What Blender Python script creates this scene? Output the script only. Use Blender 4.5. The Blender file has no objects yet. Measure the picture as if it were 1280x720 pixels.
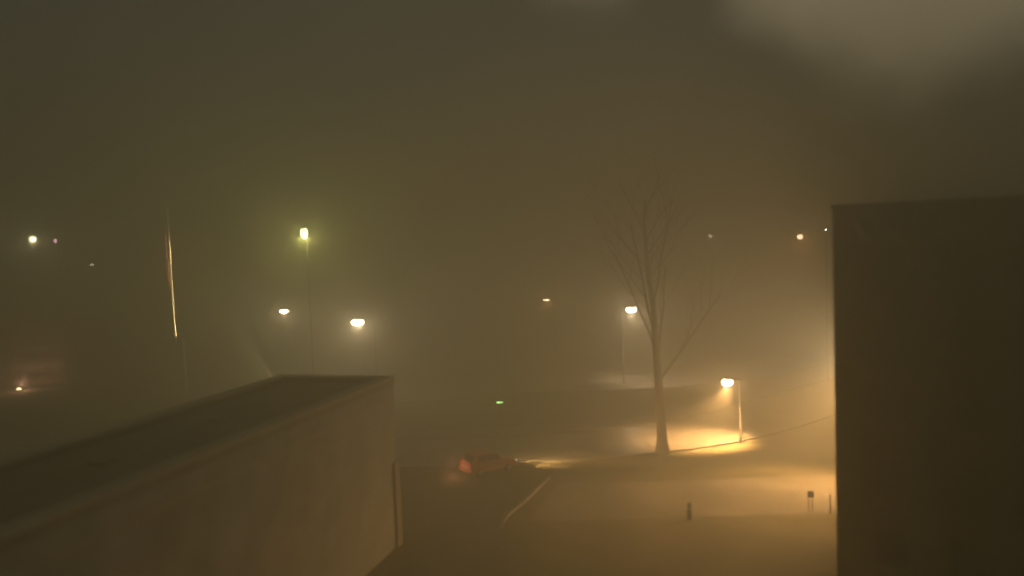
import bpy, math, random
from mathutils import Vector, Matrix, noise
rnd = random.Random(7)
S = bpy.context.scene
COL = S.collection
F = 1005.0; H = 15.5; HOR = 305.0; ROLL = math.radians(-2.0)

# ------------------------------------------------------------------ camera
cd = bpy.data.cameras.new('camera'); cam = bpy.data.objects.new('camera', cd); COL.objects.link(cam)
pitch = math.atan((360 - HOR) / F)
RM = Matrix.Rotation(math.pi / 2 - pitch, 3, 'X') @ Matrix.Rotation(ROLL, 3, 'Z')
cam.matrix_world = Matrix.Translation((0, 0, H)) @ RM.to_4x4()
cd.lens = 36 * F / 1280; cd.sensor_width = 36; cd.clip_end = 5000; cd.clip_start = .1
S.camera = cam
cd.dof.use_dof = True; cd.dof.focus_distance = 85; cd.dof.aperture_fstop = cd.lens / 1000 / .32
def ray(px, py): return RM @ Vector(((px - 640) / F, (360 - py) / F, -1))
def at(px, py, z=0.0):                       # where a sight line meets the level z
    r = ray(px, py); t = (z - H) / r.z
    return Vector((r.x * t, r.y * t, z))
def far(px, py, d):                          # point on a sight line at depth d
    r = ray(px, py); t = d / r.y
    return Vector((r.x * t, d, H + r.z * t))

# ------------------------------------------------------------------ materials
def mat(name, col, col2=None, rough=.8, scale=4, bump=.15, metal=0, emit=None, estr=0, contrast=(.35, .65), coord='Object', detail=8):
    m = bpy.data.materials.new(name); m.use_nodes = True; nt = m.node_tree; N = nt.nodes
    b = N['Principled BSDF']; b.inputs['Roughness'].default_value = rough; b.inputs['Metallic'].default_value = metal
    tc = N.new('ShaderNodeTexCoord'); nz = N.new('ShaderNodeTexNoise'); nz.inputs['Scale'].default_value = scale
    nz.inputs['Detail'].default_value = detail
    nt.links.new(tc.outputs[coord], nz.inputs['Vector'])
    rp = N.new('ShaderNodeValToRGB'); rp.color_ramp.elements[0].position, rp.color_ramp.elements[1].position = contrast
    c2 = col2 or tuple(c * 1.5 for c in col)
    rp.color_ramp.elements[0].color = (*col, 1); rp.color_ramp.elements[1].color = (*c2, 1)
    nt.links.new(nz.outputs['Fac'], rp.inputs['Fac']); nt.links.new(rp.outputs['Color'], b.inputs['Base Color'])
    if bump:
        bp = N.new('ShaderNodeBump'); bp.inputs['Strength'].default_value = bump; bp.inputs['Distance'].default_value = .05
        nt.links.new(nz.outputs['Fac'], bp.inputs['Height']); nt.links.new(bp.outputs['Normal'], b.inputs['Normal'])
    if emit:
        b.inputs['Emission Color'].default_value = (*emit, 1); b.inputs['Emission Strength'].default_value = estr
    return m
def brick(name, c1, c2, mortar, scale=1.0, rough=.85):
    m = bpy.data.materials.new(name); m.use_nodes = True; nt = m.node_tree; N = nt.nodes; L = nt.links
    b = N['Principled BSDF']; b.inputs['Roughness'].default_value = rough
    uv = N.new('ShaderNodeUVMap')
    br = N.new('ShaderNodeTexBrick'); br.inputs['Scale'].default_value = scale
    br.inputs['Color1'].default_value = (*c1, 1); br.inputs['Color2'].default_value = (*c2, 1); br.inputs['Mortar'].default_value = (*mortar, 1)
    br.inputs['Brick Width'].default_value = .24; br.inputs['Row Height'].default_value = .08; br.inputs['Mortar Size'].default_value = .01
    nz = N.new('ShaderNodeTexNoise'); nz.inputs['Scale'].default_value = .6; nz.inputs['Detail'].default_value = 6
    L.new(uv.outputs[0], br.inputs['Vector']); L.new(uv.outputs[0], nz.inputs['Vector'])
    mr = N.new('ShaderNodeMapRange'); mr.inputs[1].default_value = .3; mr.inputs[2].default_value = .7; mr.inputs[3].default_value = .75; mr.inputs[4].default_value = 1.15
    L.new(nz.outputs['Fac'], mr.inputs[0])
    mx = N.new('ShaderNodeVectorMath'); mx.operation = 'SCALE'
    L.new(br.outputs['Color'], mx.inputs[0]); L.new(mr.outputs[0], mx.inputs['Scale']); L.new(mx.outputs[0], b.inputs['Base Color'])
    bp = N.new('ShaderNodeBump'); bp.inputs['Strength'].default_value = .3; bp.inputs['Distance'].default_value = .02
    L.new(br.outputs['Fac'], bp.inputs['Height']); bp.invert = True; L.new(bp.outputs['Normal'], b.inputs['Normal'])
    return m
M = dict(
    grass=mat('grass', (.13, .12, .06), (.22, .195, .105), .9, .35, .4, coord='Object'),
    asphalt=mat('worn_concrete', (.2, .185, .155), (.34, .31, .26), .4, .25, .1),
    pave=mat('paving', (.22, .2, .16), (.36, .32, .26), .6, .3, .1),
    kerb=mat('kerb_stone', (.3, .28, .24), (.42, .39, .33), .7, 2, .1),
    path=mat('path_tarmac', (.09, .085, .07), (.14, .13, .105), .6, .5, .1),
    roof=mat('roof_felt', (.26, .245, .22), (.33, .31, .28), .9, .6, .1),
    coping=mat('coping', (.62, .57, .47), (.72, .67, .56), .7, 1.5, .1),
    pale=mat('pale_stone', (.38, .35, .29), (.5, .46, .38), .8, 1.2, .15),
    metal=mat('grey_metal', (.05, .05, .045), (.08, .08, .07), .9, 6, .03, 0),
    galv=mat('galvanised', (.35, .35, .33), (.5, .5, .47), .45, 4, .03, .3),
    white=mat('white_paint', (.74, .72, .66), (.85, .83, .78), .35, 6, .02),
    glass=mat('dark_glass', (.015, .017, .02), (.025, .027, .03), .08, 1, 0),
    bark=mat('bark', (.17, .14, .11), (.27, .22, .17), .9, 5, .5),
    rubber=mat('rubber', (.02, .02, .02), (.035, .035, .035), .8, 6, .05),
    red=mat('red_paint', (.55, .2, .12), (.6, .24, .15), .3, 2, .0),
    redglass=mat('tail_lamp_glass', (.35, .01, .01), (.45, .02, .01), .15, 2, 0, 0, (1, .1, .03), .12),
    plate=mat('number_plate', (.7, .68, .6), (.75, .72, .66), .4, 8, 0),
    blind=mat('closed_blind', (.27, .24, .18), (.31, .27, .2), .4, 2, 0),
    brick=brick('brown_brick', (.58, .58, .55), (.64, .64, .61), (.6, .59, .57)),
    dbrick=brick('dark_brick', (.32, .28, .2), (.37, .32, .23), (.35, .32, .25)),
    rbrick=brick('red_brick', (.3, .14, .09), (.36, .17, .11), (.4, .35, .3)),
)
def emitter(name, col, s): return mat(name, (.8, .8, .8), None, .4, 3, 0, 0, col, s)

# ------------------------------------------------------------------ mesh helpers
class MB:
    def __init__(s): s.v = []; s.f = []; s.uv = []
    def quadface(s, pts):
        b = len(s.v); s.v += [Vector(p) for p in pts]; s.f.append(list(range(b, b + len(pts))))
    def box(s, c, size, rot=0.0, M4=None, taper=1.0):
        hx, hy, hz = (a / 2 for a in size); b = len(s.v); R = Matrix.Rotation(rot, 3, 'Z'); c = Vector(c)
        for dz in (-1, 1):
            k = 1 if dz < 0 else taper
            for dx, dy in ((-1, -1), (1, -1), (1, 1), (-1, 1)):
                p = c + R @ Vector((dx * hx * k, dy * hy * k, dz * hz)); s.v.append(M4 @ p if M4 else p)
        for q in ((3, 2, 1, 0), (4, 5, 6, 7), (0, 1, 5, 4), (1, 2, 6, 5), (2, 3, 7, 6), (3, 0, 4, 7)): s.f.append([b + i for i in q])
        return s
    def tube(s, pts, rad, n=10, cap=True):
        pts = [Vector(p) for p in pts]; rad = rad if isinstance(rad, (list, tuple)) else [rad] * len(pts)
        b = len(s.v); up = None
        for i, p in enumerate(pts):
            d = (pts[min(i + 1, len(pts) - 1)] - pts[max(i - 1, 0)]).normalized()
            if up is None: up = Vector((0, 0, 1)) if abs(d.z) < .9 else Vector((1, 0, 0))
            x = d.cross(up).normalized(); up = x.cross(d).normalized()
            for k in range(n):
                a = 2 * math.pi * k / n; s.v.append(p + (x * math.cos(a) + up * math.sin(a)) * rad[i])
        for i in range(len(pts) - 1):
            for k in range(n):
                k2 = (k + 1) % n; s.f.append([b + i * n + k, b + i * n + k2, b + (i + 1) * n + k2, b + (i + 1) * n + k])
        if cap:
            s.f.append([b + k for k in range(n)][::-1]); e = b + (len(pts) - 1) * n; s.f.append([e + k for k in range(n)])
        return s
    def ell(s, c, r, nu=16, nv=10, rot=0.0):
        c = Vector(c); b = len(s.v); R = Matrix.Rotation(rot, 3, 'Z')
        for j in range(nv + 1):
            t = math.pi * j / nv
            for i in range(nu):
                a = 2 * math.pi * i / nu
                s.v.append(c + R @ Vector((r[0] * math.sin(t) * math.cos(a), r[1] * math.sin(t) * math.sin(a), r[2] * math.cos(t))))
        for j in range(nv):
            for i in range(nu):
                i2 = (i + 1) % nu; s.f.append([b + j * nu + i, b + (j + 1) * nu + i, b + (j + 1) * nu + i2, b + j * nu + i2])
        return s
    def prism(s, prof, x0, x1, M4=None):     # profile (y,z) extruded along x
        b = len(s.v); n = len(prof)
        for x in (x0, x1):
            for y, z in prof:
                p = Vector((x, y, z)); s.v.append(M4 @ p if M4 else p)
        for i in range(n):
            j = (i + 1) % n; s.f.append([b + i, b + j, b + n + j, b + n + i])
        s.f.append([b + i for i in range(n)][::-1]); s.f.append([b + n + i for i in range(n)])
        return s
    def build(s, name, m, parent=None, smooth=False, bevel=0, loc=None):
        me = bpy.data.meshes.new(name); me.from_pydata([tuple(v) for v in s.v], [], s.f); me.validate(); me.update()
        me.materials.append(m)
        uv = me.uv_layers.new(name='UVMap')
        for p in me.polygons:
            nrm = p.normal
            for li in p.loop_indices:
                co = me.vertices[me.loops[li].vertex_index].co
                if abs(nrm.z) > .7: uv.data[li].uv = (co.x, co.y)
                else:
                    t = Vector((-nrm.y, nrm.x, 0)).normalized(); uv.data[li].uv = (co.dot(t), co.z)
            p.use_smooth = smooth
        o = bpy.data.objects.new(name, me); COL.objects.link(o)
        if parent: o.parent = parent
        if loc is not None: o.location = loc
        if bevel:
            bv = o.modifiers.new('bevel', 'BEVEL'); bv.width = bevel; bv.segments = 2; bv.limit_method = 'ANGLE'
        return o
def tag(o, label=None, cat=None, group=None, kind=None):
    for k, v in (('label', label), ('category', cat), ('group', group), ('kind', kind)):
        if v: o[k] = v
    return o
def thing(name, label, cat, loc=(0, 0, 0), rz=0.0, group=None):
    o = bpy.data.objects.new(name, None); COL.objects.link(o); o.location = loc; o.rotation_euler.z = rz
    o.empty_display_size = .3
    return tag(o, label, cat, group)
def lamp(kind, name, loc, col, power, parent=None, radius=.15, **kw):
    l = bpy.data.lights.new(name, kind); l.color = col; l.energy = power; l.shadow_soft_size = radius
    for k, v in kw.items(): setattr(l, k, v)
    o = bpy.data.objects.new(name, l); COL.objects.link(o); o.location = loc
    if parent: o.parent = parent
    return o
def sheet(name, pts, z, m, kind='structure', sub=0):
    b = MB(); b.quadface([(p[0], p[1], z) for p in pts]); o = b.build(name, m); tag(o, kind=kind); return o

# ------------------------------------------------------------------ ground, roads, paths
g = MB(); g.quadface([(-2500, -300, 0), (2500, -300, 0), (2500, 4000, 0), (-2500, 4000, 0)])
tag(g.build('ground', M['grass']), kind='structure')

def strip(name, front, back, z, m, n=None):
    """surface between a front polyline and a back polyline of equal length"""
    b = MB()
    for i in range(len(front) - 1):
        b.quadface([(front[i].x, front[i].y, z), (front[i + 1].x, front[i + 1].y, z), (back[i + 1].x, back[i + 1].y, z), (back[i].x, back[i].y, z)])
    return tag(b.build(name, m), kind='structure')
def smooth_line(ctrl, n=8):
    out = []
    P = [ctrl[0]] + ctrl + [ctrl[-1]]
    for i in range(1, len(P) - 2):
        for k in range(n):
            t = k / n; p0, p1, p2, p3 = P[i - 1], P[i], P[i + 1], P[i + 2]
            out.append(.5 * ((2 * p1) + (p2 - p0) * t + (2 * p0 - 5 * p1 + 4 * p2 - p3) * t * t + (3 * p1 - p0 - 3 * p2 + p3) * t ** 3))
    out.append(ctrl[-1]); return out
def offset(line, d):
    out = []
    for i, p in enumerate(line):
        t = (line[min(i + 1, len(line) - 1)] - line[max(i - 1, 0)]).normalized(); out.append(p + Vector((-t.y, t.x, 0)) * d)
    return out
def ribbon(name, line, w, h, m, z0=0.0):
    a, c = line, offset(line, w); b = MB()
    for i in range(len(a) - 1):
        q = [Vector((p.x, p.y, z)) for z in (z0, h) for p in (a[i], a[i + 1], c[i + 1], c[i])]
        k = len(b.v); b.v += q
        for f in ((4, 5, 6, 7), (0, 1, 5, 4), (2, 3, 7, 6)): b.f.append([k + j for j in f])
    return tag(b.build(name, m), kind='structure')

front = smooth_line([at(-500, 600), at(200, 590), at(470, 586), at(640, 580), at(740, 574), at(830, 566), at(925, 552), at(1000, 533), at(1080, 505), at(1200, 470)])
road_w = 8.5
strip('road', front, offset(front, road_w), .004, M['asphalt'])
ribbon('kerb', offset(front, -.16), .16, .13, M['kerb'])
ribbon('kerb', offset(front, road_w), .16, .13, M['kerb'])
back_walk = offset(front, road_w + .16)
strip('pavement', back_walk, offset(back_walk, 2.2), .12, M['pave'])
mid = offset(front, road_w / 2 - .06)
for i in range(0, len(mid) - 2, 3):          # broken centre line
    strip('lane_marking', mid[i:i + 2], offset(mid, .12)[i:i + 2], .008, M['white'])
# a second, farther street under the middle lamp
f2 = smooth_line([at(300, 520), at(560, 499), at(670, 491), at(780, 489), at(900, 478), at(1040, 455)])
strip('road', f2, offset(f2, 10), .004, M['asphalt'])
ribbon('kerb', offset(f2, -.16), .16, .13, M['kerb'])
strip('pavement', offset(f2, 10.2), offset(f2, 13), .1, M['pave'])

# paved forecourt in the lit foreground
fc_f = smooth_line([at(660, 652), at(760, 650), at(880, 646), at(1000, 642), at(1120, 636)])
fc_b = smooth_line([at(700, 603), at(790, 602), at(890, 599), at(1000, 595), at(1100, 590)])
strip('forecourt', fc_f, fc_b, .004, M['pave'])
# dark foot path that leaves the corner of the pale wing
pl = smooth_line([at(440, 740), at(505, 690), at(560, 648), at(600, 612), at(640, 590)])
pr = smooth_line([at(690, 800), at(640, 700), at(625, 656), at(655, 626), at(684, 598)])
strip('path', pl[::-1], pr[::-1], .008, M['path'])
ribbon('path_edging', pr[14:], -.22, .16, M['kerb'])

# ------------------------------------------------------------------ near left wing
B0 = at(500, 680)
d0 = B0.y
top = far(487, 470, d0); hz = top.z
C0 = Vector((B0.x, B0.y, 0)); C1 = at(0, 665, hz); C1.z = 0
u = (C1 - at(487, 470, hz).xy.to_3d()).normalized(); u.z = 0; u.normalize()      # runs towards the camera
n_ = Vector((-u.y, u.x, 0))                                                      # points away from the facade?
if n_.x > 0: n_ = -n_

Lw, Ww = 44.0, 6.5
wing = thing('low_building', 'near pale two-storey wing with flat roof and lighter coping, lower left', 'building', C0)
ang = math.atan2(u.y, u.x)
X4 = Matrix(((u.x, n_.x, 0, 0), (u.y, n_.y, 0, 0), (0, 0, 1, 0), (0, 0, 0, 1)))   # local: x along facade, y into the building
def wbox(mb, x0, x1, y0, y1, z0, z1):
    mb.box(((x0 + x1) / 2, (y0 + y1) / 2, (z0 + z1) / 2), (x1 - x0, y1 - y0, z1 - z0), M4=X4); return mb
def flip(o):
    o.data.flip_normals(); return o
det_neg = X4.to_3x3().determinant() < 0
def wb(mb, name, m, parent=wing, **k):
    o = mb.build(name, m, parent, **k)
    if det_neg: o.data.flip_normals()
    return o
w = MB(); wbox(w, 0, Lw, 0, .35, 0, hz - .45); wb(w, 'wall', M['brick'])
w = MB(); wbox(w, 0, Lw, Ww - .35, Ww, 0, hz - .45); wb(w, 'wall', M['brick'])
w = MB(); wbox(w, .003, .35, .352, Ww - .352, 0, hz - .45); wb(w, 'wall', M['brick'])
w = MB(); wbox(w, .36, Lw, .355, Ww - .355, hz - .75, hz - .3); rf = wb(w, 'roof', M['roof'])
for k in range(1, 6):
    w = MB(); wbox(w, 3 + 6.4 * k, 3.7 + 6.4 * k, 3, 3.7, hz - .3, hz - .16); wb(w, 'roof_vent', M['roof'], rf)
w = MB(); wbox(w, -.08, Lw, -.1, .55, hz - .14, hz); wbox(w, -.08, Lw, Ww - .55, Ww + .1, hz - .14, hz); wbox(w, -.08, .5, .552, Ww - .552, hz - .14, hz - .003)
wb(w, 'coping', M['coping'])
w = MB(); wbox(w, -.03, Lw, -.04, .36, hz - .45, hz - .14); wbox(w, -.03, Lw, Ww - .36, Ww + .04, hz - .45, hz - .14); wbox(w, -.03, .34, .362, Ww - .362, hz - .45, hz - .141)
wb(w, 'parapet', M['pale'])
w = MB(); wbox(w, -.06, Lw, -.07, -.001, hz - 1.25, hz - 1.08); wb(w, 'string_course', M['coping'])
w = MB(); wbox(w, -.12, .5, -.12, -.002, 0, hz * .5); wbox(w, -.12, -.002, -.002, .5, 0, hz * .5); wb(w, 'corner_pier', M['pale'])

# ------------------------------------------------------------------ near right dark building
RD = 35.5
R0 = far(1042, 400, RD); R0.z = 0
rb = thing('dark_building', 'near unlit dark building filling the right edge', 'building', R0, math.radians(-32))
rh = 16.6
def rbx(x0, x1, y0, y1, z0, z1): return MB().box(((x0 + x1) / 2, (y0 + y1) / 2, (z0 + z1) / 2), (x1 - x0, y1 - y0, z1 - z0))
# front wall with window openings: piers and spandrels
wm = MB(); nst = 5; sh = 3.1
wins = [(1.6 + 3.0 * i, 2.9 + 3.0 * i) for i in range(5)]
zl = 0
for s_ in range(nst):
    z0 = .9 + s_ * sh; z1 = z0 + 1.6
    wm.box((9, .15, (zl + z0) / 2), (18, .3, z0 - zl)); zl = z1
    xs = 0
    for a, b_ in wins + [(18, 18)]:
        if a > xs: wm.box(((xs + a) / 2, .15, (z0 + z1) / 2), (a - xs, .3, z1 - z0))
        xs = b_
wm.box((9, .15, (zl + rh) / 2), (18, .3, rh - zl)); wm.build('wall', M['dbrick'], rb)
rbx(0.003, .3, .302, 22, 0, rh).build('wall', M['dbrick'], rb)
rbx(.302, 18, .302, 22, rh - .5, rh - .35).build('roof', M['roof'], rb)
cp = rbx(-.08, 18, -.1, .4, rh, rh + .12); cp.box((.16, 11.2, rh + .06), (.48, 21.6, .118)); cp.build('coping', M['dbrick'], rb)
for s_ in range(1, nst):
    z0 = .9 + s_ * sh
    for a, b_ in wins:
        wf = MB()
        wf.box(((a + b_) / 2, .14, z0 + .03), (b_ - a - .01, .1, .06)).box(((a + b_) / 2, .14, z0 + 1.57), (b_ - a - .01, .1, .06))
        for xx in (a + .035, (a + b_) / 2, b_ - .035): wf.box((xx, .14, z0 + .8), (.06, .1, 1.478))
        w_ = wf.build('window', M['blind'], rb)
        rbx(a + .07, b_ - .07, .19, .2, z0 + .06, z0 + 1.54).build('pane', M['blind'], w_)
        rbx(a - .08, b_ + .08, -.08, .0, z0 - .1, z0 - .004).build('sill', M['dbrick'], w_)
dp = MB().tube([(.1, -.14, .0), (.1, -.14, rh - .3), (.1, .02, rh - .1)], .055, 10)
for z in range(1, 16, 2): dp.box((.1, -.07, z), (.17, .13, .05))
dp.build('downpipe', M['galv'], rb, True)
# elbow vent duct on the wall
vd = MB()
v0 = Vector((1.2, -.02, 15.55))
vd.tube([(1.55, .05, 15.15), (1.55, -.25, 15.15), (1.45, -.42, 15.25), (1.3, -.5, 15.5), (1.15, -.55, 15.85), (1.1, -.56, 16.0)], [.17, .17, .19, .19, .2, .26], 14)
tag(vd.build('vent_duct', M['galv'], None, True, loc=(0, 0, 0)), 'pale elbow vent duct bending up the dark building at the right', 'vent duct')
bpy.data.objects['vent_duct'].location = R0; bpy.data.objects['vent_duct'].rotation_euler.z = math.radians(-32)

# ------------------------------------------------------------------ far left building
LB = at(-60, 484); LE = at(84, 480)
lv = (LE - LB); lang = math.atan2(lv.y, lv.x); ll = lv.length
lb = thing('low_building', 'far low reddish building with pale floor bands at the left edge', 'building', LB, lang)
lz = far(40, 405, LE.y).z
lw_ = MB().box((ll / 2 - 6, 5, lz / 2), (ll + 12, 10, lz)); lw_.build('wall', M['rbrick'], lb)
for zz, hh, xa, xb in ((lz - .3, .5, -12, ll), (lz * .62, .7, -12, ll - 1.2), (lz * .3, 1.1, -12, ll)):
    MB().box(((xa + xb) / 2, -.05, zz), (xb - xa, .096, hh)).build('floor_band', M['pale'], lb)
MB().box((ll / 2 - 6, 5, lz + .1), (ll + 12.4, 10.4, .2)).build('roof', M['roof'], lb)
for k in range(7):
    xc = -9 + 3.3 * k
    if xc > ll - 1: break
    for zc in (lz * .14, lz * .46, lz * .8):
        fw = MB(); fw.box((xc, -.01, zc), (1.3, .06, .9)); w_ = fw.build('window', M['metal'], lb)
        MB().box((xc, -.045, zc), (1.14, .012, .76)).build('pane', M['glass'], w_)
an = thing('aerial', 'thin pale aerial standing above the far reddish building', 'aerial', (0, 0, 0))
q = far(58, 392, LE.y + 5)
an.location = (q.x, q.y, lz + .2)
th = far(58, 371, LE.y + 5).z - (lz + .2)
MB().tube([(0, 0, 0), (0, 0, th)], [.05, .035], 8).build('mast', M['white'], an)
MB().tube([(-.35, 0, th * .8), (.35, 0, th * .8)], .015, 6).build('crossbar', M['white'], an)
MB().box((0, 0, .05), (.3, .3, .1)).build('base', M['galv'], an)

# ------------------------------------------------------------------ street lamps
SOD = (1.0, .52, .18); WARM = (1.0, .74, .47); YEL = (.9, .86, .26); PINK = (1, .45, .6); ORG = (1, .45, .12); GRN = (.35, 1, .15)
def street_lamp(px, py, h, arm, label, col, power, lens=(.45, .3, .1), depth=None, em=60, group=None, name='street_lamp', pole_r=.09, headtilt=0, lit=True, down=0, spot=104):
    L = at(px, py, h) if depth is None else far(px, py, depth)
    h = L.z; base = Vector((L.x - arm, L.y, 0))
    back = .9 if abs(arm) < .1 and h > 2 else 0
    base = base + Vector((0, back, 0))
    t = thing(name, label, 'street lamp', base, 0, group)
    ph = h + (.25 if h < 6 else .45)
    MB().tube([(0, 0, 0), (0, 0, .35), (0, 0, .4), (0, 0, ph)], [pole_r * 1.7, pole_r * 1.6, pole_r * 1.05, pole_r * .65], 12).build('pole', M['metal'], t, True)
    MB().tube([(0, 0, 0), (0, 0, .06)], pole_r * 2.4, 12).build('base_plate', M['galv'], t)
    if back:
        MB().tube([(0, 0, h + lens[2] * 1.1), (0, -back, h + lens[2] * 1.15)], pole_r * .4, 8).build('bracket', M['metal'], t, True)
    if abs(arm) > .1:
        MB().tube([(0, 0, ph - .12), (arm * .4, 0, ph + .08), (arm * .75, 0, h + .24), (arm, 0, h + .2)], [pole_r * .6, pole_r * .5, pole_r * .45, pole_r * .45], 8).build('arm', M['metal'], t, True)
    hd = MB().ell((arm, -back, h + lens[2] * .98), (lens[0] * .55, lens[1] * .7, lens[2] * .3), 16, 8).build('lamp_head', M['metal'], t, True)
    ln = MB().ell((arm, -back, h), lens, 18, 10)
    ln.build('lens', emitter('lamp_glow', tuple(c * .5 + .5 * w for c, w in zip(col, (1, .95, .75))) if col is not PINK else PINK, em if lit else 0.3), hd, True)
    if power: lamp('POINT', 'lamp_light', (arm, -back, h - lens[2] - .06), col, power, t, .05)
    if down: 
        sl = lamp('SPOT', 'lamp_beam', (arm, 0, h - lens[2] - .06), col, down, t, .05, spot_size=math.radians(spot), spot_blend=.7)
        sl.rotation_euler = Vector((.3 if arm > 0 else -.3, .2, -1)).to_track_quat('-Z', 'Y').to_euler()
    return t, L, base
G1 = 'street lamps in the fog'
K = .85
A = at(926, 553); sA = far(909, 478, A.y)
street_lamp(909, 478, 0, sA.x - A.x, 'lit lamp on short post beside the bright road edge, nearest lamp, right of the tree', SOD, 1700 * K, (.42, .4, .3), depth=A.y, down=56000, group=G1)
street_lamp(447, 403, 8, -1.7, 'large lit lamp above the corner of the pale wing', WARM, 3900 * K, (.66, .4, .36), group=G1)
street_lamp(355, 389, 8, -1.2, 'smaller white lamp left of the lamp over the wing corner', WARM, 3000 * K, (.62, .4, .3), group=G1)
street_lamp(789, 387, 8, 1.0, 'oval white lamp behind the bare tree crown', WARM, 3300 * K, (.6, .4, .32), down=18000, group=G1)
street_lamp(683, 375, 8, -.9, 'small dim orange lamp left of the bare tree', ORG, 900 * K, (.38, .3, .16), em=30, group=G1)
tF, LF, bF = street_lamp(1000, 296, 0, -2.7, 'orange lamp on long arm of tall mast by the dark building', ORG, 800 * K, (.27, .27, .27), em=16, depth=84, group=G1, pole_r=.085)
hd = MB().ell((0, 0, LF.z + .2 + .45), (.09, .09, .09), 10, 6).build('beacon', emitter('beacon_glow', (.9, 1, .95), 30), tF)
street_lamp(380, 291, 0, .0, 'yellow floodlight on tall mast right of the flagpole', YEL, 2600 * K, (.38, .3, .48), depth=76, em=18, group=G1, pole_r=.085)
street_lamp(41, 299, 0, .0, 'white lamp on tall mast at far left', (1, .88, .5), 2200 * K, (.4, .4, .36), depth=105, group=G1, pole_r=.085)
street_lamp(69, 301, 0, .0, 'small pink lamp on mast right of the far left white lamp', PINK, 60 * K, (.26, .26, .26), depth=110, em=14, group=G1, pole_r=.08)
street_lamp(888, 295, 0, .0, 'very faint far lamp in the haze right of the tree top', WARM, 120 * K, (.3, .3, .3), depth=115, em=7, group=G1, pole_r=.08)
street_lamp(115, 331, 0, .0, 'faint tiny far lamp between the pink lamp and flagpole', WARM, 30 * K, (.25, .25, .2), depth=112, em=10, group=G1, pole_r=.08)

# green signal
gp = at(640, 575); gp = Vector((gp.x - .5, gp.y + 10.5, 0)); gl = far(624, 503, gp.y)
t = thing('signal_light', 'small green lit signal bar on a thin post above the red car', 'signal light', (gl.x, gp.y, 0))
MB().tube([(0, 0, 0), (0, 0, gl.z - .1)], .045, 8).build('post', M['metal'], t)
MB().box((0, .06, gl.z), (.74, .14, .3)).build('housing', M['metal'], t, bevel=.02)
MB().ell((0.03, -.03, gl.z), (.3, .05, .075), 14, 8).build('lens', emitter('green_glow', (.45, 1, .25), 6), t)
lamp('POINT', 'signal_glow', (0, -.3, gl.z), GRN, 14, t, .05)

# ------------------------------------------------------------------ flagpole, flag, pier
PB = at(221, 496)
pier = thing('masonry_pier', 'faint pale masonry pier at the foot of the flagpole', 'pier', PB)
ptop = far(219, 424, PB.y).z
MB().box((0, 0, ptop / 2), (2.3, .7, ptop)).build('shaft', M['brick'], pier)
MB().box((0, 0, ptop + .07), (2.5, .9, .14)).build('cap', M['coping'], pier)
MB().box((-1.5, -1.2, .15), (8.5, .5, .3)).build('kerb', M['kerb'], pier)
FB = far(219, 424, PB.y + .9); zt = far(207, 264, PB.y + .9)
fp = thing('flagpole', 'tall white floodlit flagpole rising behind the masonry pier', 'flagpole', (FB.x, FB.y, 0))
tp = Vector((zt.x - FB.x, 0, zt.z))
tp.x *= .6
MB().tube([(0, 0, 0), tp * .35, tp * .7, tp], [.2, .18, .16, .13], 12).build('pole', M['white'], fp, True)
MB().ell(tp + Vector((0, 0, .18)), (.17, .17, .17)).build('finial', M['galv'], fp, True)
MB().tube([tp * .1 + Vector((.2, -.1, 0)), tp * .97 + Vector((.12, -.1, 0))], .012, 5).build('halyard', M['white'], fp)
# limp flag: folded cloth hanging beside the pole
fm = bpy.data.materials.new('flag_cloth'); fm.use_nodes = True; nt = fm.node_tree
uvn = nt.nodes.new('ShaderNodeUVMap'); sx = nt.nodes.new('ShaderNodeSeparateXYZ'); nt.links.new(uvn.outputs[0], sx.inputs[0])
mt = nt.nodes.new('ShaderNodeMath'); mt.operation = 'MULTIPLY'; mt.inputs[1].default_value = 6.5; nt.links.new(sx.outputs['Y'], mt.inputs[0])
fr = nt.nodes.new('ShaderNodeMath'); fr.operation = 'FRACT'; nt.links.new(mt.outputs[0], fr.inputs[0])
gt = nt.nodes.new('ShaderNodeMath'); gt.operation = 'GREATER_THAN'; gt.inputs[1].default_value = .6; nt.links.new(fr.outputs[0], gt.inputs[0])
mx = nt.nodes.new('ShaderNodeMix'); mx.data_type = 'RGBA'; mx.inputs[6].default_value = (.6, .06, .04, 1); mx.inputs[7].default_value = (.7, .66, .58, 1)
nt.links.new(gt.outputs[0], mx.inputs[0]); nt.links.new(mx.outputs[2], nt.nodes['Principled BSDF'].inputs['Base Color'])
nt.nodes['Principled BSDF'].inputs['Roughness'].default_value = .85
f1 = far(209, 288, FB.y); f2_ = far(213, 358, FB.y)
fl_h = f1.z - f2_.z; nu, nv = 26, 40
vs = []; fs = []; uvs = []
for j in range(nv + 1):
    tz = j / nv
    wid = (.62 * abs(math.sin(math.pi * min(1, tz * 1.9))) ** .7 if tz < .5 else .42 * abs(math.sin(math.pi * (tz - .5) * 2)) ** .7) + .12
    for i in range(nu + 1):
        s_ = i / nu
        x = -.02 - wid * s_ * .9; y = .11 * math.sin(s_ * 15 + tz * 3) * (1 - .3 * tz) + .03 * math.sin(tz * 20 + s_ * 4)
        z = f1.z - tz * fl_h - .5 * s_ * (1 - tz) * .9
        px_ = tp.x * (z / tp.z); vs.append((FB.x + px_ + x, FB.y - .3 + y, z)); uvs.append((tz, s_))
for j in range(nv):
    for i in range(nu):
        a = j * (nu + 1) + i; fs.append((a, a + 1, a + nu + 2, a + nu + 1))
me = bpy.data.meshes.new('flag'); me.from_pydata(vs, [], fs); me.materials.append(fm); ul = me.uv_layers.new(name='UVMap')
for p in me.polygons:
    p.use_smooth = True
    for li in p.loop_indices: ul.data[li].uv = uvs[me.loops[li].vertex_index]
fo = bpy.data.objects.new('flag', me); COL.objects.link(fo); tag(fo, 'limp red and pale striped flag hanging folded against the lit flagpole', 'flag')
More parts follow.
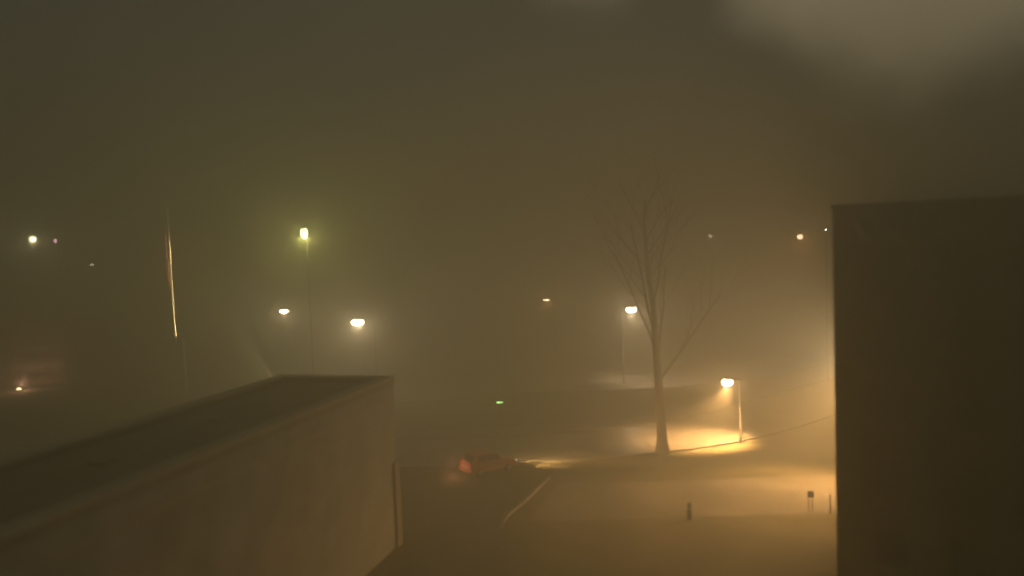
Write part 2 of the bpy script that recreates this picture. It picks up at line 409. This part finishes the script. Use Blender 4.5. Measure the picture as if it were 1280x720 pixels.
sm = fo.modifiers.new('thick', 'SOLIDIFY'); sm.thickness = .008
# ground floodlight that lights the pole, hidden beyond the pale wing
sp = at(350, 486); sp = Vector((sp.x * FB.y / sp.y, FB.y, 0))
fd = thing('floodlight', 'ground floodlight aimed up at the flagpole from beyond the pale wing roof', 'floodlight', sp)
MB().box((0, 0, .05), (.5, .3, .1)).build('base', M['metal'], fd)
MB().tube([(.25, 0, .2), (-.05, 0, .45)], [.22, .24], 14).build('housing', M['metal'], fd)
for zf, pw, sz in ((.5, 520000, 38), (.89, 3000000, 14)):
    sl = lamp('SPOT', 'flood_beam', (sp.x - .12, sp.y, .55), (1, .74, .3), pw, None, .05, spot_size=math.radians(sz), spot_blend=.3)
    sl.rotation_euler = (Vector((FB.x + tp.x * zf, FB.y, tp.z * zf)) - sl.location).to_track_quat('-Z', 'Y').to_euler(); sl.scale = (.028, 1, 1)

sl = lamp('SPOT', 'flag_beam', (sp.x - .12, sp.y - .33, .55), (1, .72, .4), 420000, None, .05, spot_size=math.radians(15), spot_blend=.7)
sl.rotation_euler = (Vector((FB.x + tp.x * (f1.z + f2_.z) / 2 / tp.z - .24, FB.y - .33, (f1.z + f2_.z) / 2)) - sl.location).to_track_quat('-Z', 'Y').to_euler(); sl.scale = (.04, 1, 1)
# small ground floodlight in front of the far left building
gb = at(24, 489); t = thing('floodlight', 'small bright ground floodlight before the far reddish building', 'floodlight', gb)
MB().box((0, 0, .04), (.7, .35, .08)).build('base', M['metal'], t)
MB().box((0, .12, .28), (.8, .1, .4)).build('housing', M['metal'], t, bevel=.02)
MB().ell((0, .0, .26), (.36, .08, .14)).build('lens', emitter('flood_glow', (1, .75, .35), 40), t)
lamp('POINT', 'flood_light', (0.2, .3, .85), (1, .5, .33), 1500, t, .08)
# tiny low light by the wing roof
street_lamp(372, 466, 1.0, 0, 'tiny dim lamp on low post beyond the wing roof', WARM, 12, (.16, .16, .12), em=1.2, group=G1, pole_r=.05)

# ------------------------------------------------------------------ red car, heading right along the road
CY = math.radians(-58)
vc = at(611, 590); cf = Matrix.Rotation(CY, 3, 'Z') @ Vector((0, 1, 0)); vp = vc - cf * 1.75
van = thing('red_car', 'small reddish hatchback car at the left end of the bright road strip', 'car', (vp.x, vp.y, 0), CY)
W2 = .82                                     # local -y is the rear
prof = [(0, .3), (-.02, .8), (.08, .98), (.42, 1.5), (.7, 1.58), (1.7, 1.6), (2.05, 1.52), (2.65, 1.02), (3.3, .9), (3.5, .72), (3.54, .3)]
MB().prism(prof, -W2, W2).build('body', M['red'], van, bevel=.07)
MB().prism([(.11, 1.03), (.38, 1.45), (.41, 1.44), (.14, 1.02)], -.66, .66).build('rear_window', M['glass'], van)
MB().prism([(2.12, 1.485), (2.63, 1.06), (2.66, 1.08), (2.15, 1.51)], -.68, .68).build('windscreen', M['glass'], van)
for s_ in (-1, 1):
    for pts in ([(.42, 1.02), (.6, 1.42), (1.12, 1.46), (1.12, 1.02)], [(1.2, 1.02), (1.2, 1.46), (1.95, 1.43), (2.4, 1.02)]):
        MB().prism(pts, s_ * (W2 - .01), s_ * (W2 + .012)).build('side_window', M['glass'], van)
    MB().box((s_ * .7, .01, .86), (.2, .12, .3)).build('tail_light', M['redglass'], van, bevel=.015)
    MB().box((s_ * .62, 3.49, .68), (.3, .1, .15)).build('headlight', emitter('headlight_glow', (1, .8, .5), 4), van, bevel=.02)
    MB().box((s_ * (W2 + .1), 2.2, 1.08), (.18, .1, .13)).build('mirror', M['red'], van, bevel=.02)
    for yy in (.62, 2.85):
        wh = MB().tube([(s_ * .64, yy, .3), (s_ * .84, yy, .3)], .3, 20).build('wheel', M['rubber'], van, True)
        MB().tube([(s_ * .83, yy, .3), (s_ * .855, yy, .3)], .18, 16).build('rim', M['galv'], wh, True)
    sl = lamp('SPOT', 'headlight_beam', (s_ * .62, 3.6, .68), (1, .56, .2), 6500, van, .06, spot_size=math.radians(56), spot_blend=.9)
    sl.rotation_euler = Vector((.28, 1, -.03)).to_track_quat('-Z', 'Z').to_euler()
MB().box((0, -.05, .42), (1.6, .14, .18)).build('bumper', M['red'], van, bevel=.03)
MB().box((0, -.04, .66), (.5, .03, .11)).build('number_plate', M['plate'], van)
lamp('POINT', 'tail_glow', (-.3, -.8, .9), (1, .42, .22), 75, van, .2)
# ------------------------------------------------------------------ bollards and posts
p = at(862, 649)
t = thing('bollard', 'grey bollard standing alone on the lit forecourt', 'bollard', p)
MB().tube([(0, 0, 0), (0, 0, .78), (0, 0, .84)], [.14, .13, .1], 16).build('post', M['metal'], t, True)
MB().ell((0, 0, .86), (.13, .13, .1)).build('cap', M['metal'], t, True)
MB().tube([(0, 0, .6), (0, 0, .66)], .138, 16).build('band', M['white'], t)
p = at(1013, 641)
t = thing('sign_post', 'short thin double post by the brightest orange ground patch', 'sign post', p)
for dx in (-.09, .12): MB().tube([(dx, 0, 0), (dx, 0, 1.25)], .028, 8).build('post', M['galv'], t)
MB().box((.015, -.03, 1.05), (.36, .02, .36)).build('plate', M['metal'], t)
p = at(1038, 641)
t = thing('bollard', 'slim pale bollard at the foot of the dark building corner', 'bollard', p)
MB().tube([(0, 0, 0), (0, 0, .95)], .05, 10).build('post', M['white'], t, True)
MB().ell((0, 0, .97), (.06, .06, .06)).build('cap', M['galv'], t, True)

# wall lantern on the far side of the dark building, lights the forecourt
side = Matrix.Rotation(math.radians(-32), 3, 'Z') @ Vector((0, 1, 0))
wl = R0 + side * 19.0 + Vector((-.45, .1, 7.5))
t = thing('wall_lantern', 'wall lantern on the hidden side of the dark building over the forecourt', 'wall lantern', (wl.x, wl.y, wl.z))
MB().box((0, 0, .16), (.36, .36, .08)).build('hood', M['metal'], t)
MB().tube([(.45, -.1, .2), (.0, 0, .2)], .03, 8).build('bracket', M['metal'], t)
MB().ell((0, 0, 0), (.14, .14, .12)).build('lens', emitter('lantern_glow', ORG, 14), t)
lamp('POINT', 'lantern_light', (-.1, 0, -.3), (1, .6, .26), 1200, t, .1)
sl = lamp('SPOT', 'wing_fill', (-.1, 0, -.3), (1, .68, .38), 12500, t, .1, spot_size=math.radians(140), spot_blend=1)  # added wide fill spot, brightens the pale wing and near lawn
sl.rotation_euler = (at(560, 690) - (wl + Vector((-.1, 0, -.3)))).to_track_quat('-Z', 'Y').to_euler()
sl = lamp('SPOT', 'lantern_beam', (-.1, 0, -.3), (1, .48, .12), 46000, t, .1, spot_size=math.radians(84), spot_blend=1)
sl.rotation_euler = (at(968, 618) - (wl + Vector((-.1, 0, -.3)))).to_track_quat('-Z', 'Y').to_euler()

# ------------------------------------------------------------------ bare tree
tb = at(828, 566)
tree = thing('bare_tree', 'large leafless tree with dark trunk behind the lit road edge', 'tree', tb)
th_top = far(790, 150, tb.y).z
LP = far(789, 387, tb.y) - tb
SC = 1.0
def clear(q): return abs(q.x * SC - LP.x) < .6 and abs(q.z * SC - LP.z) < .65
def grow(p, d, ln, r, lvl, tr, cr):
    nseg = 5 if lvl < 2 else 3
    pts = [p.copy()]; rr = [r]; cur = p.copy(); dd = d.copy()
    for i in range(nseg):
        dd = (dd + Vector((rnd.uniform(-1, 1), rnd.uniform(-1, 1), rnd.uniform(-.5, .9))) * (.16 if lvl else .015)).normalized()
        cur = cur + dd * ln / nseg; pts.append(cur.copy()); rr.append(r * (1 - .55 * (i + 1) / nseg))
    if lvl > 0 and any(clear(a.lerp(b_, f)) for a, b_ in zip(pts, pts[1:]) for f in (.25, .75, 1)): return
    (tr if lvl == 0 else cr).tube(pts, rr, 10 if lvl == 0 else (7 if lvl < 3 else 3), cap=lvl < 3)
    if lvl >= 6 or r < .0018: return
    nb = (7, 6, 5, 5, 4, 3)[lvl]
    for k in range(nb):
        f = (.45 if lvl == 0 else .3) + (.55 if lvl == 0 else .7) * (k + rnd.random() * .6) / nb
        f = min(f, 1); i = min(int(f * nseg), nseg - 1); q = pts[i].lerp(pts[i + 1], f * nseg - i)
        base = (pts[i + 1] - pts[i]).normalized()
        az = rnd.uniform(0, 2 * math.pi) if lvl else 2 * math.pi * k / nb + rnd.uniform(-.3, .3)
        side = Vector((math.cos(az), math.sin(az), 0)); side = (side - base * side.dot(base)).normalized()
        sp = rnd.uniform(.45, .85) if lvl else rnd.uniform(.4, .7)
        nd = (base * math.cos(sp) + side * math.sin(sp) + Vector((0, 0, .12))).normalized()
        grow(q, nd, ln * rnd.uniform(.52, .72) * (1.05 if lvl == 0 else 1), rr[i] * rnd.uniform(.3, .42), lvl + 1, tr, cr)
    if lvl == 0: grow(pts[-1], (dd + Vector((-.12, 0, 0))).normalized(), ln * .6, rr[-1], 1, tr, cr)
trm, crm = MB(), MB()
grow(Vector((0, 0, -.1)), Vector((-.015, 0, 1)), th_top * .48, .4, 0, trm, crm)
trm.tube([(0, 0, -.1), (0, 0, .5), (0, 0, 1.2)], [.62, .48, .39], 12)
zmax = max(v.z for v in crm.v); sc = SC
print('TREE', LP, len(crm.f), zmax, th_top)
for mb in (trm, crm):
    for v in mb.v: v *= sc
trm.build('trunk', M['bark'], tree, True); crm.build('crown', M['bark'], tree, False)

# ------------------------------------------------------------------ haze and sky
hb = MB().box((0, 150, 12.2), (620, 760, 26.4)); hz_o = hb.build('haze', M['glass'])
hm = bpy.data.materials.new('haze'); hm.use_nodes = True; nt = hm.node_tree; nt.nodes.clear()
out = nt.nodes.new('ShaderNodeOutputMaterial'); pv = nt.nodes.new('ShaderNodeVolumePrincipled')
pv.inputs['Color'].default_value = (.8, .79, .66, 1); pv.inputs['Density'].default_value = .03; pv.inputs['Anisotropy'].default_value = .6
nt.links.new(pv.outputs[0], out.inputs['Volume']); hz_o.data.materials.clear(); hz_o.data.materials.append(hm)
tag(hz_o, kind='stuff')

wd = bpy.data.worlds.new('World'); S.world = wd; wd.use_nodes = True; nt = wd.node_tree; N = nt.nodes; L = nt.links
bg = N['Background']; o_ = N['World Output']
sky = N.new('ShaderNodeTexSky'); sky.sky_type = 'NISHITA'; sky.sun_disc = False; sky.sun_elevation = math.radians(1); sky.sun_rotation = math.radians(200)
L.new(sky.outputs[0], bg.inputs[0]); bg.inputs[1].default_value = .01
tc = N.new('ShaderNodeTexCoord')
nz = N.new('ShaderNodeTexNoise'); nz.inputs['Scale'].default_value = 5; nz.inputs['Detail'].default_value = 6; nz.inputs['Roughness'].default_value = .5
L.new(tc.outputs['Generated'], nz.inputs['Vector'])
def math_(op, a, b=None, c=None, cl=False):
    m = N.new('ShaderNodeMath'); m.operation = op; m.use_clamp = cl
    for i, v in enumerate((a, b, c)):
        if v is None: continue
        if isinstance(v, (int, float)): m.inputs[i].default_value = v
        else: L.new(v, m.inputs[i])
    return m.outputs[0]
def bank(direction, r_in, r_out):            # a cloud bank lit by the town, round one compass direction
    dp_ = N.new('ShaderNodeVectorMath'); dp_.operation = 'DISTANCE'; L.new(tc.outputs['Generated'], dp_.inputs[0]); dp_.inputs[1].default_value = direction.normalized()
    d = math_('MULTIPLY_ADD', nz.outputs['Fac'], -.16, math_('ADD', dp_.outputs['Value'], .08))
    mr = N.new('ShaderNodeMapRange'); mr.interpolation_type = 'SMOOTHSTEP'; L.new(d, mr.inputs[0]); mr.inputs[1].default_value = r_out; mr.inputs[2].default_value = r_in; mr.inputs[3].default_value = 0; mr.inputs[4].default_value = 1
    return mr.outputs[0]
c1 = bank(ray(1180, -210), .19, .285); c2 = bank(ray(730, -60), .0, .1)
fac = math_('ADD', math_('MULTIPLY', c1, .42), math_('MULTIPLY', c2, .3))
fac = math_('ADD', fac, math_('MULTIPLY', nz.outputs['Fac'], .06), None, True)
cr_ = N.new('ShaderNodeMix'); cr_.data_type = 'RGBA'; cr_.inputs[6].default_value = (.03, .031, .023, 1); cr_.inputs[7].default_value = (.75, .6, .36, 1)
L.new(fac, cr_.inputs[0])
bg2 = N.new('ShaderNodeBackground'); bg2.inputs[1].default_value = 1.0; L.new(cr_.outputs[2], bg2.inputs[0])
ad = N.new('ShaderNodeAddShader'); L.new(bg.outputs[0], ad.inputs[0]); L.new(bg2.outputs[0], ad.inputs[1]); L.new(ad.outputs[0], o_.inputs[0])

S.view_settings.view_transform = 'Standard'; S.view_settings.look = 'None'; S.view_settings.exposure = -.08; S.view_settings.gamma = 1
S.render.engine = 'CYCLES'
c = S.cycles; c.use_denoising = True
try: c.denoiser = 'OPENIMAGEDENOISE'
except Exception: pass
c.max_bounces = 5; c.volume_bounces = 2; c.diffuse_bounces = 2; c.glossy_bounces = 2
c.use_adaptive_sampling = False; c.sample_clamp_indirect = 2; c.use_light_tree = True
